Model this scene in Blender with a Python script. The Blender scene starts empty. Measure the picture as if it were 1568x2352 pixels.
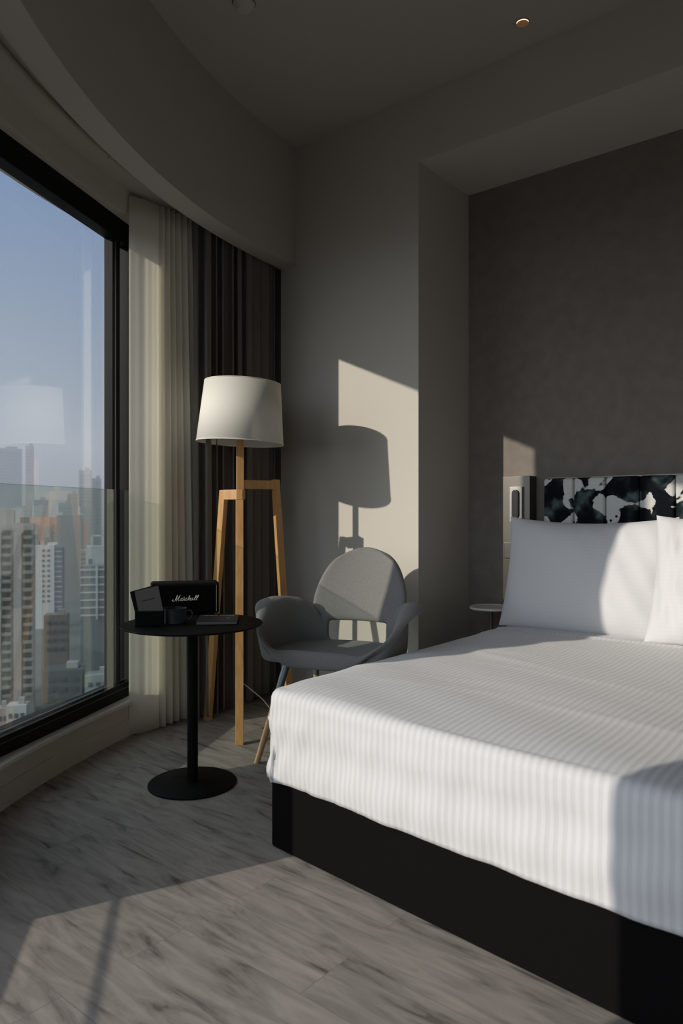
import bpy, bmesh, math, random
from mathutils import Vector, Matrix
random.seed(7)
PI = math.pi
C = bpy.context.scene.collection
SC = bpy.context.scene

# ------------------------------------------------------------------ camera, light, exposure
cd = bpy.data.cameras.new('camera'); cam = bpy.data.objects.new('camera', cd); C.objects.link(cam)
VIEW = math.atan2(-0.7744, 0.6327)                     # heading of the view, room axes: +X to the bed wall, +Y to the curtain corner
cam.location = (0, 0, 1.2); cam.rotation_euler = (PI/2, 0, VIEW)
cd.sensor_fit = 'VERTICAL'; cd.sensor_height = 36; cd.lens = 25.44
cd.clip_start = 0.05; cd.clip_end = 6000
cd.dof.use_dof = True; cd.dof.focus_distance = 3.7; cd.dof.aperture_fstop = 3.2
SC.camera = cam
SC.view_settings.view_transform = 'Standard'; SC.view_settings.look = 'None'
SC.view_settings.gamma = 1; SC.view_settings.use_curve_mapping = False
SC.view_settings.exposure = 0.0
SC.cycles.use_denoising = True
SC.cycles.max_bounces = 10; SC.cycles.diffuse_bounces = 5; SC.cycles.transparent_max_bounces = 24
SC.cycles.sample_clamp_indirect = 4

SUN_STRENGTH, SKY_STRENGTH = 3.55, 0.90
sd = bpy.data.lights.new('sun', 'SUN'); sun = bpy.data.objects.new('sun', sd); C.objects.link(sun)
sd.energy = SUN_STRENGTH; sd.color = (1.0, 0.90, 0.79); sd.angle = math.radians(0.6)
sun.rotation_euler = Vector((1, -0.42, -0.40)).to_track_quat('-Z', 'Y').to_euler()
sun.location = (-6, 6, 6)

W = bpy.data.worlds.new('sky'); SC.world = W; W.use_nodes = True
nt = W.node_tree; nt.nodes.clear()
wo = nt.nodes.new('ShaderNodeOutputWorld'); bg = nt.nodes.new('ShaderNodeBackground')
tc = nt.nodes.new('ShaderNodeTexCoord'); sx = nt.nodes.new('ShaderNodeSeparateXYZ'); cr = nt.nodes.new('ShaderNodeValToRGB')
nt.links.new(tc.outputs['Generated'], sx.inputs[0]); nt.links.new(sx.outputs['Z'], cr.inputs[0])
e = cr.color_ramp.elements
e[0].position = 0.0; e[0].color = (.27, .30, .34, 1)
e[1].position = 1.0; e[1].color = (.20, .31, .55, 1)
for p, c in ((.12, (.285, .355, .455, 1)), (.40, (.205, .315, .545, 1))):
    n = e.new(p); n.color = c
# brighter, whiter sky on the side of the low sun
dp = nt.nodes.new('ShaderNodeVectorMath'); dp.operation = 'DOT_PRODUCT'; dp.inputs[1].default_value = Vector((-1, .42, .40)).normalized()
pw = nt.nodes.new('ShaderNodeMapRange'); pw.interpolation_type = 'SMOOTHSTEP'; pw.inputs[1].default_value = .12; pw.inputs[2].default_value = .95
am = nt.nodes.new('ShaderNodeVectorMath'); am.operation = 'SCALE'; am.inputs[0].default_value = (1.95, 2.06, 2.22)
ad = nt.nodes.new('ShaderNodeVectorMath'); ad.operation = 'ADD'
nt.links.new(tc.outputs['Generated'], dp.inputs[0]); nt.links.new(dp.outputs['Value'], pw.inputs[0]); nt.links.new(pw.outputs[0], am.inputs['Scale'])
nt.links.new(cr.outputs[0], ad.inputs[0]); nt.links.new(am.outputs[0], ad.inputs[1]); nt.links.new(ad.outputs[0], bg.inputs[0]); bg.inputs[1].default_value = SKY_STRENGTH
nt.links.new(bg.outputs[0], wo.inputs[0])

# ------------------------------------------------------------------ materials
def newmat(name):
    m = bpy.data.materials.new(name); m.use_nodes = True
    return m, m.node_tree, m.node_tree.nodes['Principled BSDF']
def mat(name, col, rough=.6, metal=0, noise=0, nscale=20, bump=0, bscale=200, sheen=0, spec=.5):
    m, t, b = newmat(name)
    b.inputs['Base Color'].default_value = (*col, 1); b.inputs['Roughness'].default_value = rough
    b.inputs['Metallic'].default_value = metal; b.inputs['Specular IOR Level'].default_value = spec
    if sheen: b.inputs['Sheen Weight'].default_value = sheen
    tx = t.nodes.new('ShaderNodeTexCoord')
    n = t.nodes.new('ShaderNodeTexNoise'); n.inputs['Scale'].default_value = nscale; n.inputs['Detail'].default_value = 5
    t.links.new(tx.outputs['Object'], n.inputs[0])
    if noise:
        r = t.nodes.new('ShaderNodeValToRGB')
        r.color_ramp.elements[0].position = .3; r.color_ramp.elements[1].position = .7
        r.color_ramp.elements[0].color = (*[c*(1-noise) for c in col], 1)
        r.color_ramp.elements[1].color = (*[min(1, c*(1+noise)) for c in col], 1)
        t.links.new(n.outputs[0], r.inputs[0]); t.links.new(r.outputs[0], b.inputs['Base Color'])
    if bump:
        n2 = t.nodes.new('ShaderNodeTexNoise'); n2.inputs['Scale'].default_value = bscale; n2.inputs['Detail'].default_value = 3
        t.links.new(tx.outputs['Object'], n2.inputs[0])
        bu = t.nodes.new('ShaderNodeBump'); bu.inputs['Strength'].default_value = bump; bu.inputs['Distance'].default_value = .004
        t.links.new(n2.outputs[0], bu.inputs['Height']); t.links.new(bu.outputs[0], b.inputs['Normal'])
    return m

M = {}
M['paint'] = mat('wall_paint', (.52, .487, .435), .85, bump=.12, bscale=90)
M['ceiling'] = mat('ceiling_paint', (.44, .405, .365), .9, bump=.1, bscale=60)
M['plinth'] = mat('plinth_paint', (.50, .47, .42), .7)
M['headwall'] = mat('mottled_wallcovering', (.19, .165, .139), .8, noise=.10, nscale=14, bump=.5, bscale=35)
M['black_metal'] = mat('black_metal', (.0055, .0055, .0052), .6, metal=0, spec=.08)
M['frame'] = mat('black_window_frame', (.006, .006, .0062), .5, spec=.12)
M['track'] = mat('window_track', (.05, .053, .06), .5, metal=.2)
M['alu'] = mat('aluminium', (.35, .35, .34), .35, metal=.9)
M['steel_panel'] = mat('taupe_metal_panel', (.135, .122, .105), .3, metal=.85)
M['steel_plate'] = mat('satin_nickel_plate', (.30, .28, .25), .28, metal=.85)
M['gloss_dark'] = mat('dark_bronze_gloss', (.018, .014, .011), .28, spec=.3)
M['switch'] = mat('grey_switch', (.07, .066, .062), .5, metal=.6)
M['oak'] = None
M['chair_fabric'] = mat('grey_wool', (.205, .20, .193), .95, noise=.10, nscale=160, bump=.5, bscale=500, sheen=.1, spec=.1)
M['chair_grey'] = mat('grey_leg_sleeve', (.15, .17, .19), .35, metal=.5)
M['dark_curtain'] = mat('dark_taupe_curtain', (.15, .135, .117), .95, bump=.2, bscale=300, sheen=.2, spec=.1)
M['skirt'] = mat('black_bed_base_fabric', (.0058, .0050, .0052), .95, bump=.2, bscale=350, spec=.04)
M['white_lacquer'] = mat('white_lacquer', (.72, .70, .65), .35)
M['speaker_vinyl'] = mat('black_vinyl', (.007, .007, .0065), .7, bump=.4, bscale=500, spec=.08)
M['speaker_cloth'] = mat('black_grille_cloth', (.004, .004, .004), 1, spec=.02)
M['silver'] = mat('silver_script', (.75, .74, .70), .3, metal=.3)
M['card'] = mat('grey_card', (.12, .11, .098), .8)
M['card_dark'] = mat('dark_print', (.03, .028, .026), .8)
M['book_cover'] = mat('book_cover', (.014, .014, .015), .5)
M['book_pages'] = mat('book_spine', (.13, .13, .135), .8)
M['print_light'] = mat('light_print', (.55, .53, .48), .8)
M['ceramic_black'] = mat('matte_black_ceramic', (.028, .029, .031), .5)
M['cable'] = mat('white_cable', (.6, .6, .58), .5)
M['rail'] = mat('curtain_rail', (.33, .31, .22), .5)
M['detector'] = mat('detector_plastic', (.50, .48, .44), .6)
M['brass'] = mat('brass', (.35, .24, .12), .35, metal=.9)

def wood(name, c1, c2):
    m, t, b = newmat(name)
    tx = t.nodes.new('ShaderNodeTexCoord'); mp = t.nodes.new('ShaderNodeMapping'); mp.inputs['Scale'].default_value = (60, 60, 4)
    n = t.nodes.new('ShaderNodeTexNoise'); n.inputs['Scale'].default_value = 1; n.inputs['Detail'].default_value = 4
    r = t.nodes.new('ShaderNodeValToRGB'); r.color_ramp.elements[0].color = (*c1, 1); r.color_ramp.elements[1].color = (*c2, 1)
    r.color_ramp.elements[0].position = .3; r.color_ramp.elements[1].position = .7
    t.links.new(tx.outputs['Object'], mp.inputs[0]); t.links.new(mp.outputs[0], n.inputs[0]); t.links.new(n.outputs[0], r.inputs[0])
    t.links.new(r.outputs[0], b.inputs['Base Color']); b.inputs['Roughness'].default_value = .45
    return m
M['oak'] = wood('honey_oak', (.42, .215, .07), (.56, .31, .115))
M['chair_wood'] = wood('ash_chair_leg', (.40, .24, .11), (.52, .33, .17))

def floor_mat():
    m, t, b = newmat('grey_wood_planks')
    N, L = t.nodes.new, t.links.new
    tx = N('ShaderNodeTexCoord')
    mp = N('ShaderNodeMapping'); mp.inputs['Rotation'].default_value = (0, 0, PI/2)
    L(tx.outputs['Object'], mp.inputs[0])
    br = N('ShaderNodeTexBrick'); br.offset = .37
    br.inputs['Scale'].default_value = 1; br.inputs['Brick Width'].default_value = 1.22; br.inputs['Row Height'].default_value = .19
    br.inputs['Mortar Size'].default_value = .0012; br.inputs['Mortar Smooth'].default_value = .3
    br.inputs['Color1'].default_value = (.47, .47, .47, 1); br.inputs['Color2'].default_value = (.58, .58, .58, 1); br.inputs['Mortar'].default_value = (.30, .30, .30, 1)
    L(mp.outputs[0], br.inputs[0])
    # offset the grain from plank to plank
    sc = N('ShaderNodeVectorMath'); sc.operation = 'SCALE'; sc.inputs['Scale'].default_value = 9
    L(br.outputs[0], sc.inputs[0])
    ad = N('ShaderNodeVectorMath'); ad.operation = 'ADD'
    mp2 = N('ShaderNodeMapping'); mp2.inputs['Scale'].default_value = (24, 4.0, 1)
    L(tx.outputs['Object'], mp2.inputs[0]); L(mp2.outputs[0], ad.inputs[0]); L(sc.outputs[0], ad.inputs[1])
    n = N('ShaderNodeTexNoise'); n.inputs['Scale'].default_value = 1; n.inputs['Detail'].default_value = 7; n.inputs['Roughness'].default_value = .62
    n.inputs['Distortion'].default_value = .7
    L(ad.outputs[0], n.inputs[0])
    r = N('ShaderNodeValToRGB'); el = r.color_ramp.elements
    el[0].position = .28; el[0].color = (.085, .073, .064, 1); el[1].position = .72; el[1].color = (.43, .385, .34, 1)
    x = el.new(.42); x.color = (.27, .24, .212, 1); x = el.new(.55); x.color = (.35, .312, .275, 1)
    L(n.outputs[0], r.inputs[0])
    mx = N('ShaderNodeMix'); mx.data_type = 'RGBA'; mx.blend_type = 'MULTIPLY'; mx.inputs[0].default_value = .8
    mu = N('ShaderNodeVectorMath'); mu.operation = 'SCALE'; mu.inputs['Scale'].default_value = 1.36
    L(br.outputs[0], mu.inputs[0])
    L(r.outputs[0], mx.inputs[6]); L(mu.outputs[0], mx.inputs[7]); L(mx.outputs[2], b.inputs['Base Color'])
    b.inputs['Roughness'].default_value = .6; b.inputs['Specular IOR Level'].default_value = .22
    bu = N('ShaderNodeBump'); bu.inputs['Strength'].default_value = .25; bu.inputs['Distance'].default_value = .002
    L(n.outputs[0], bu.inputs['Height']); L(bu.outputs[0], b.inputs['Normal'])
    return m
M['floor'] = floor_mat()

def glass_mat(name, tint, refl=1.0):
    m = bpy.data.materials.new(name); m.use_nodes = True; t = m.node_tree; t.nodes.clear()
    o = t.nodes.new('ShaderNodeOutputMaterial'); mx = t.nodes.new('ShaderNodeMixShader')
    tr = t.nodes.new('ShaderNodeBsdfTransparent'); tr.inputs[0].default_value = (*tint, 1)
    gl = t.nodes.new('ShaderNodeBsdfGlossy'); gl.inputs['Roughness'].default_value = .02; gl.inputs[0].default_value = (refl, refl, refl, 1)
    fr = t.nodes.new('ShaderNodeFresnel'); fr.inputs[0].default_value = 1.5
    ge = t.nodes.new('ShaderNodeNewGeometry'); iv = t.nodes.new('ShaderNodeMath'); iv.operation = 'SUBTRACT'; iv.inputs[0].default_value = 1.6
    fm = t.nodes.new('ShaderNodeMath'); fm.operation = 'MULTIPLY'; fm.use_clamp = True; bk = t.nodes.new('ShaderNodeMath'); bk.operation = 'MULTIPLY'; bk.inputs[1].default_value = 1.6
    t.links.new(ge.outputs['Backfacing'], bk.inputs[0]); t.links.new(bk.outputs[0], iv.inputs[1])
    t.links.new(fr.outputs[0], fm.inputs[0]); t.links.new(iv.outputs[0], fm.inputs[1])     # both faces' reflection on the front face
    t.links.new(fm.outputs[0], mx.inputs[0]); t.links.new(tr.outputs[0], mx.inputs[1]); t.links.new(gl.outputs[0], mx.inputs[2])
    t.links.new(mx.outputs[0], o.inputs[0])
    return m
M['glass'] = glass_mat('window_glass', (.965, .975, .97))
M['rail_glass'] = glass_mat('green_tinted_glass', (.87, .905, .875))
M['edge_glass'] = glass_mat('polished_glass_edge', (.80, .84, .81))

def sheer_mat():
    m = bpy.data.materials.new('sheer_voile'); m.use_nodes = True; t = m.node_tree; t.nodes.clear()
    N, L = t.nodes.new, t.links.new
    o = N('ShaderNodeOutputMaterial'); d = N('ShaderNodeBsdfDiffuse'); d.inputs[0].default_value = (.95, .94, .89, 1)
    tl = N('ShaderNodeBsdfTranslucent'); tl.inputs[0].default_value = (.97, .94, .85, 1)
    tr = N('ShaderNodeBsdfTransparent'); m1 = N('ShaderNodeMixShader'); m1.inputs[0].default_value = .52
    m2 = N('ShaderNodeMixShader'); m2.inputs[0].default_value = .10
    L(d.outputs[0], m1.inputs[1]); L(tl.outputs[0], m1.inputs[2]); L(m1.outputs[0], m2.inputs[1]); L(tr.outputs[0], m2.inputs[2]); L(m2.outputs[0], o.inputs[0])
    return m
M['sheer'] = sheer_mat()
def shade_mat():
    m = bpy.data.materials.new('linen_shade'); m.use_nodes = True; t = m.node_tree; t.nodes.clear()
    N, L = t.nodes.new, t.links.new
    o = N('ShaderNodeOutputMaterial'); d = N('ShaderNodeBsdfDiffuse'); d.inputs[0].default_value = (.80, .78, .71, 1)
    tl = N('ShaderNodeBsdfTranslucent'); tl.inputs[0].default_value = (.78, .73, .62, 1)
    m1 = N('ShaderNodeMixShader'); m1.inputs[0].default_value = .22
    L(d.outputs[0], m1.inputs[1]); L(tl.outputs[0], m1.inputs[2]); L(m1.outputs[0], o.inputs[0])
    return m
M['shade'] = shade_mat()

def linen_mat(name, axis, period, c1, c2, bump=.25):
    m, t, b = newmat(name); N, L = t.nodes.new, t.links.new
    tx = N('ShaderNodeTexCoord'); s = N('ShaderNodeSeparateXYZ'); L(tx.outputs['UV'], s.inputs[0])
    mu = N('ShaderNodeMath'); mu.operation = 'MULTIPLY'; mu.inputs[1].default_value = 2*PI/period; L(s.outputs[axis], mu.inputs[0])
    si = N('ShaderNodeMath'); si.operation = 'SINE'; L(mu.outputs[0], si.inputs[0])
    mr = N('ShaderNodeMapRange'); mr.inputs[1].default_value = -.45; mr.inputs[2].default_value = .45; L(si.outputs[0], mr.inputs[0])
    mx = N('ShaderNodeMix'); mx.data_type = 'RGBA'; L(mr.outputs[0], mx.inputs[0])
    mx.inputs[6].default_value = (*c1, 1); mx.inputs[7].default_value = (*c2, 1); L(mx.outputs[2], b.inputs['Base Color'])
    b.inputs['Roughness'].default_value = .8; b.inputs['Specular IOR Level'].default_value = .25
    b.inputs['Sheen Weight'].default_value = .2
    bu = N('ShaderNodeBump'); bu.inputs['Strength'].default_value = bump; bu.inputs['Distance'].default_value = .002
    L(mr.outputs[0], bu.inputs['Height']); L(bu.outputs[0], b.inputs['Normal'])
    return m
M['duvet'] = linen_mat('striped_white_sateen', 1, .0235, (.505, .50, .505), (.56, .555, .555), .3)
M['pillowcase'] = linen_mat('white_pillowcase', 1, .018, (.615, .61, .62), (.625, .618, .628), .05)
M['sheet'] = mat('white_sheet', (.62, .61, .61), .85)

def ink_mat():
    m, t, b = newmat('ink_blot_fabric'); N, L = t.nodes.new, t.links.new
    tx = N('ShaderNodeTexCoord')
    n = N('ShaderNodeTexNoise'); n.inputs['Scale'].default_value = 6.2; n.inputs['Detail'].default_value = 4; n.inputs['Distortion'].default_value = .8; n.inputs['Roughness'].default_value = .42
    L(tx.outputs['Object'], n.inputs[0])
    r = N('ShaderNodeValToRGB'); r.color_ramp.interpolation = 'EASE'
    r.color_ramp.elements[0].position = .535; r.color_ramp.elements[0].color = (0, 0, 0, 1)
    r.color_ramp.elements[1].position = .555; r.color_ramp.elements[1].color = (1, 1, 1, 1)
    L(n.outputs[0], r.inputs[0])
    v = N('ShaderNodeTexVoronoi'); v.inputs['Scale'].default_value = 26; L(tx.outputs['Object'], v.inputs[0])
    n3 = N('ShaderNodeTexNoise'); n3.inputs['Scale'].default_value = 5; L(tx.outputs['Object'], n3.inputs[0])
    th = N('ShaderNodeMath'); th.operation = 'LESS_THAN'; th.inputs[1].default_value = .20; L(v.outputs['Distance'], th.inputs[0])
    th2 = N('ShaderNodeMath'); th2.operation = 'GREATER_THAN'; th2.inputs[1].default_value = .55; L(n3.outputs[0], th2.inputs[0])
    mu = N('ShaderNodeMath'); mu.operation = 'MULTIPLY'; L(th.outputs[0], mu.inputs[0]); L(th2.outputs[0], mu.inputs[1])
    sb = N('ShaderNodeMath'); sb.operation = 'SUBTRACT'; sb.use_clamp = True; L(r.outputs[0], sb.inputs[0]); L(mu.outputs[0], sb.inputs[1])
    n2 = N('ShaderNodeTexNoise'); n2.inputs['Scale'].default_value = 11; n2.inputs['Detail'].default_value = 2; L(tx.outputs['Object'], n2.inputs[0])
    r2 = N('ShaderNodeValToRGB'); e2 = r2.color_ramp.elements
    e2[0].position = .46; e2[0].color = (.006, .008, .010, 1); e2[1].position = .72; e2[1].color = (.10, .14, .145, 1)
    x = e2.new(.56); x.color = (.018, .023, .026, 1)
    L(n2.outputs[0], r2.inputs[0])
    mx = N('ShaderNodeMix'); mx.data_type = 'RGBA'; L(sb.outputs[0], mx.inputs[0]); L(r2.outputs[0], mx.inputs[6]); mx.inputs[7].default_value = (.56, .56, .54, 1)
    L(mx.outputs[2], b.inputs['Base Color']); b.inputs['Roughness'].default_value = .85; b.inputs['Specular IOR Level'].default_value = .05
    return m
M['ink'] = ink_mat()

def emit(name, col, s):
    m, t, b = newmat(name); b.inputs['Base Color'].default_value = (*col, 1)
    b.inputs['Emission Color'].default_value = (*col, 1); b.inputs['Emission Strength'].default_value = s
    return m
M['rim_glow'] = emit('lit_rim', (1, .68, .38), 2.0)  # emission for the lit crescent on the downlight rim

# ------------------------------------------------------------------ mesh helpers
def box(bm, c, s, rz=0, mtx=None):
    r = bmesh.ops.create_cube(bm, size=1)['verts']
    m = Matrix.Translation(c) @ Matrix.Rotation(rz, 4, 'Z') @ Matrix.Diagonal((*s, 1))
    if mtx is not None: m = mtx @ m
    bmesh.ops.transform(bm, matrix=m, verts=r)
    return r
def B(c, s, rz=0):
    bm = bmesh.new(); box(bm, c, s, rz); return bm
def span(x0, x1, y0, y1, z0, z1):
    return B(((x0+x1)/2, (y0+y1)/2, (z0+z1)/2), (x1-x0, y1-y0, z1-z0))
def lathe(bm, prof, n=64, c=(0, 0, 0), cap=True):
    rings = []
    for r, z in prof:
        rings.append([bm.verts.new((c[0]+r*math.cos(2*PI*i/n), c[1]+r*math.sin(2*PI*i/n), c[2]+z)) for i in range(n)])
    for a, b in zip(rings, rings[1:]):
        for i in range(n): bm.faces.new((a[i], a[(i+1) % n], b[(i+1) % n], b[i]))
    if cap:
        bm.faces.new(rings[0][::-1]); bm.faces.new(rings[-1])
    return rings
def tube(bm, pts, r, n=8, closed_caps=True):
    pts = [Vector(p) for p in pts]; rings = []
    rr = r if isinstance(r, (list, tuple)) else [r]*len(pts)
    up = Vector((0, 0, 1))
    for i, p in enumerate(pts):
        d = (pts[min(i+1, len(pts)-1)]-pts[max(i-1, 0)])
        if d.length < 1e-9: d = Vector((0, 0, 1))
        d.normalize()
        a = d.cross(up)
        if a.length < .05: a = d.cross(Vector((0, 1, 0)))
        a.normalize(); b = d.cross(a)
        rings.append([bm.verts.new(p + rr[i]*(a*math.cos(2*PI*k/n)+b*math.sin(2*PI*k/n))) for k in range(n)])
    for A, Bq in zip(rings, rings[1:]):
        for k in range(n): bm.faces.new((A[k], A[(k+1) % n], Bq[(k+1) % n], Bq[k]))
    if closed_caps:
        bm.faces.new(rings[0]); bm.faces.new(rings[-1][::-1])
def catmull(pts, n=6):
    out = []
    P = [Vector(p) for p in pts]; P = [P[0]]+P+[P[-1]]
    for i in range(1, len(P)-2):
        for k in range(n):
            t = k/n; a, b, c, d = P[i-1], P[i], P[i+1], P[i+2]
            out.append(.5*((2*b)+(-a+c)*t+(2*a-5*b+4*c-d)*t*t+(-a+3*b-3*c+d)*t**3))
    out.append(P[-2]); return out
def beam(bm, p0, p1, w, d, side=Vector((1, 0, 0))):
    """square-section bar from p0 to p1 with level cut ends"""
    p0, p1 = Vector(p0), Vector(p1); s = side.normalized(); q = Vector((-s.y, s.x, 0))
    vs = []
    for p in (p0, p1):
        for a, b in ((-1, -1), (1, -1), (1, 1), (-1, 1)):
            vs.append(bm.verts.new(p + s*a*w/2 + q*b*d/2))
    for f in ((0, 1, 2, 3), (7, 6, 5, 4), (0, 4, 5, 1), (1, 5, 6, 2), (2, 6, 7, 3), (3, 7, 4, 0)):
        bm.faces.new([vs[i] for i in f])
def obj(name, bm, m, parent=None, smooth=False, bevel=0, seg=2, subd=0, auto=False):
    bmesh.ops.recalc_face_normals(bm, faces=bm.faces)
    me = bpy.data.meshes.new(name); bm.to_mesh(me); bm.free()
    me.materials.append(m if not isinstance(m, str) else M[m])
    o = bpy.data.objects.new(name, me); C.objects.link(o)
    if smooth or auto:
        for p in me.polygons: p.use_smooth = True
    if bevel:
        b = o.modifiers.new('bevel', 'BEVEL'); b.width = bevel; b.segments = seg; b.limit_method = 'ANGLE'; b.angle_limit = math.radians(40)
        for p in me.polygons: p.use_smooth = True
        w = o.modifiers.new('wn', 'WEIGHTED_NORMAL'); w.keep_sharp = False
    if auto:
        e = o.modifiers.new('split', 'EDGE_SPLIT'); e.split_angle = math.radians(35)
    if subd:
        s = o.modifiers.new('sub', 'SUBSURF'); s.levels = subd; s.render_levels = subd
    if parent is not None: o.parent = parent
    return o
def thing(name, label, cat, loc=(0, 0, 0), rz=0, group=None):
    o = bpy.data.objects.new(name, None); o.empty_display_size = .05; C.objects.link(o)
    o.location = loc; o.rotation_euler = (0, 0, rz); o['label'] = label; o['category'] = cat
    if group: o['group'] = group
    return o
def tag(o, label, cat, group=None, kind=None):
    o['label'] = label; o['category'] = cat
    if group: o['group'] = group
    if kind: o['kind'] = kind
    return o
def struct(name, bm, m, parent=None, label=None, **k):
    o = obj(name, bm, m, parent, **k)
    if parent is None:
        o['kind'] = 'structure'
        if label: o['label'] = label
    return o

# ------------------------------------------------------------------ the room: a curved window wall
CX, CY = 3.884, -1.07
def arc(phi, R):
    a = math.radians(phi); return (CX-R*math.sin(a), CY+R*math.cos(a))
def arcblock(p0, p1, R0, R1, z0, z1, step=1.5, bm=None):
    bm = bm or bmesh.new(); n = max(1, int(round(abs(p1-p0)/step))); cols = []
    for i in range(n+1):
        ph = p0+(p1-p0)*i/n; a = arc(ph, R0); b = arc(ph, R1)
        cols.append([bm.verts.new((*a, z0)), bm.verts.new((*b, z0)), bm.verts.new((*b, z1)), bm.verts.new((*a, z1))])
    for A, Bc in zip(cols, cols[1:]):
        for k in range(4): bm.faces.new((A[k], A[(k+1) % 4], Bc[(k+1) % 4], Bc[k]))
    bm.faces.new(cols[0]); bm.faces.new(cols[-1][::-1])
    return bm
RB, RA, RW, RO = 4.42, 4.29, 4.69, 5.0
ZB, ZP, ZH, ZC = 2.80, 2.93, 2.80, 3.56
RG = 4.83
def slab(z0, z1):
    bm = bmesh.new(); pts = [arc(p, RO) for p in range(0, 91, 3)]+[(-1.25, -3.2), (4.3, -3.2), (4.3, 3.93)]
    lo = [bm.verts.new((*p, z0)) for p in pts]; hi = [bm.verts.new((*p, z1)) for p in pts]; n = len(pts)
    for i in range(n): bm.faces.new((lo[i], lo[(i+1) % n], hi[(i+1) % n], hi[i]))
    bm.faces.new(lo); bm.faces.new(hi); return bm
struct('floor', slab(-.12, 0), 'floor', label='grey wood-look plank floor')
struct('ceiling', slab(ZC, ZC+.15), 'ceiling', label='flat painted ceiling')
struct('wall_corner', span(3.45, 4.3, 2.256, 3.335, 0, ZC), 'paint', label='off-white wall beside the bed alcove')
struct('wall_recess', span(3.80, 4.3, 3.335, 3.9, 0, ZC), 'paint')
struct('wall_head', span(4.02, 4.3, -3.2, 2.256, 0, ZC), 'headwall', label='dark mottled wall behind the headboard')
struct('trim_1', span(3.45, 4.02, -3.2, 2.256, 3.185, ZC), 'paint', label='dropped soffit over the bed alcove')
struct('wall_back', span(-1.25, 4.3, -3.2, -3.05, 0, ZC), 'paint')
struct('wall_left', span(-1.25, -1.1, -3.05, -.6, 0, ZC), 'paint')
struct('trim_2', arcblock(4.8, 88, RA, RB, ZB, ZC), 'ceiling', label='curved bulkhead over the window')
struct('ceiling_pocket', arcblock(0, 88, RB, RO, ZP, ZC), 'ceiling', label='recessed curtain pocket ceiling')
wl = arcblock(0, 88, RW, RO, 0, .17)
struct('wall_window', wl, 'plinth', label='low curved plinth below the windows')
M['ledge'] = mat('skylit_ledge_paint', (.66, .64, .60), .4)  # paler than the plinth: sky light on the ledge put into its colour
struct('trim_6', arcblock(0, 88, RG, RO+.02, .17, .187), 'frame', label='dark outer sill')
struct('trim_3', arcblock(0, 88, RW-.014, RG, .17, .185), 'ledge', label='plinth ledge')
struct('baseboard_window', arcblock(0, 88, RW-.006, RW, 0, .093), 'plinth', label='curved white skirting board')
struct('trim_4', arcblock(0, 88, RW+.01, RO, ZH, ZP), 'paint', label='header above the windows')
P1A, P1B, P2A, P2L, P2B, P3A, P3B = 17.6, 34.3, 41.2, 44.8, 59.8, 63.0, 86.0
struct('wall_curtain', arcblock(0, P1A, RW+.01, RO, .185, ZH), 'paint')
struct('wall_pier', arcblock(P1B, P2A, RW, RO, .185, ZH), 'paint')
struct('wall_shade_panel', arcblock(P2A, P2L, RW, RO, .185, .74), 'paint')  # unseen low panel, added to shade the floor beside the pier
struct('wall_pillar', arcblock(P2B, P3A, RW, RO, .185, ZH), 'paint')
struct('wall_far', arcblock(P3B, 88, RW, RO, .185, ZH), 'paint')

def window(name, pa, pb, RG, label, fb=.078, sashes=True):
    ax, ay = arc(pa, RG); bx_, by_ = arc(pb, RG)       # a = curtain-side end, b = far-left end
    L_ = math.hypot(ax-bx_, ay-by_); ang = math.atan2(ay-by_, ax-bx_)
    w = bpy.data.objects.new(name, None); C.objects.link(w); w['kind'] = 'structure'; w['label'] = label
    w.location = (bx_, by_, 0); w.rotation_euler = (0, 0, ang)     # local x along the window, +y outwards
    fr = bmesh.new(); d = .075
    z0, z1 = .185, ZH
    box(fr, (L_/2, 0, z0+fb*.3), (L_, d+.04, fb*.6)); box(fr, (L_/2, 0.012, z0+fb*.75), (L_, d-.02, fb*.5))
    box(fr, (L_/2, 0, z1-.058), (L_, d, .116))
    box(fr, (.03, 0, (z0+z1)/2), (.06, d, z1-z0)); box(fr, (L_-.028, 0, (z0+z1)/2), (.056, d, z1-z0))
    struct('window_frame', fr, 'frame', w, bevel=.003)
    tr = bmesh.new(); box(tr, (L_/2, -.045, z0+fb*.6+.004), (L_-.1, .012, .008)); box(tr, (L_/2, -.005, z0+fb+.002), (L_-.1, .014, .005))
    struct('window_track', tr, 'track', w)
    if sashes:
        m = bmesh.new(); box(m, (L_-.178, .02, (z0+z1)/2), (.024, .05, z1-z0-.1)); box(m, (L_-.130, .02, (z0+z1)/2), (.030, .05, z1-z0-.1))
        struct('mullion', m, 'frame', w)
        struct('weather_strip', B((L_-.1555, .012, (z0+z1)/2), (.014, .03, z1-z0-.1)), 'alu', w)
    struct('window_pane', B((L_/2, .022, (z0+z1)/2), (L_-.1, .008, z1-z0-.16)), 'glass', w)
    return w, L_
w1, L1 = window('window_1', P1A, P1B, RG, 'tall black-framed window beside the sheer curtain')
w2, L2 = window('window_2', P2A, P2B, RG, 'second window out of frame', fb=.042, sashes=False)
w3, L3 = window('window_3', P3A, P3B, RG, 'third window out of frame', sashes=False)

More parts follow.
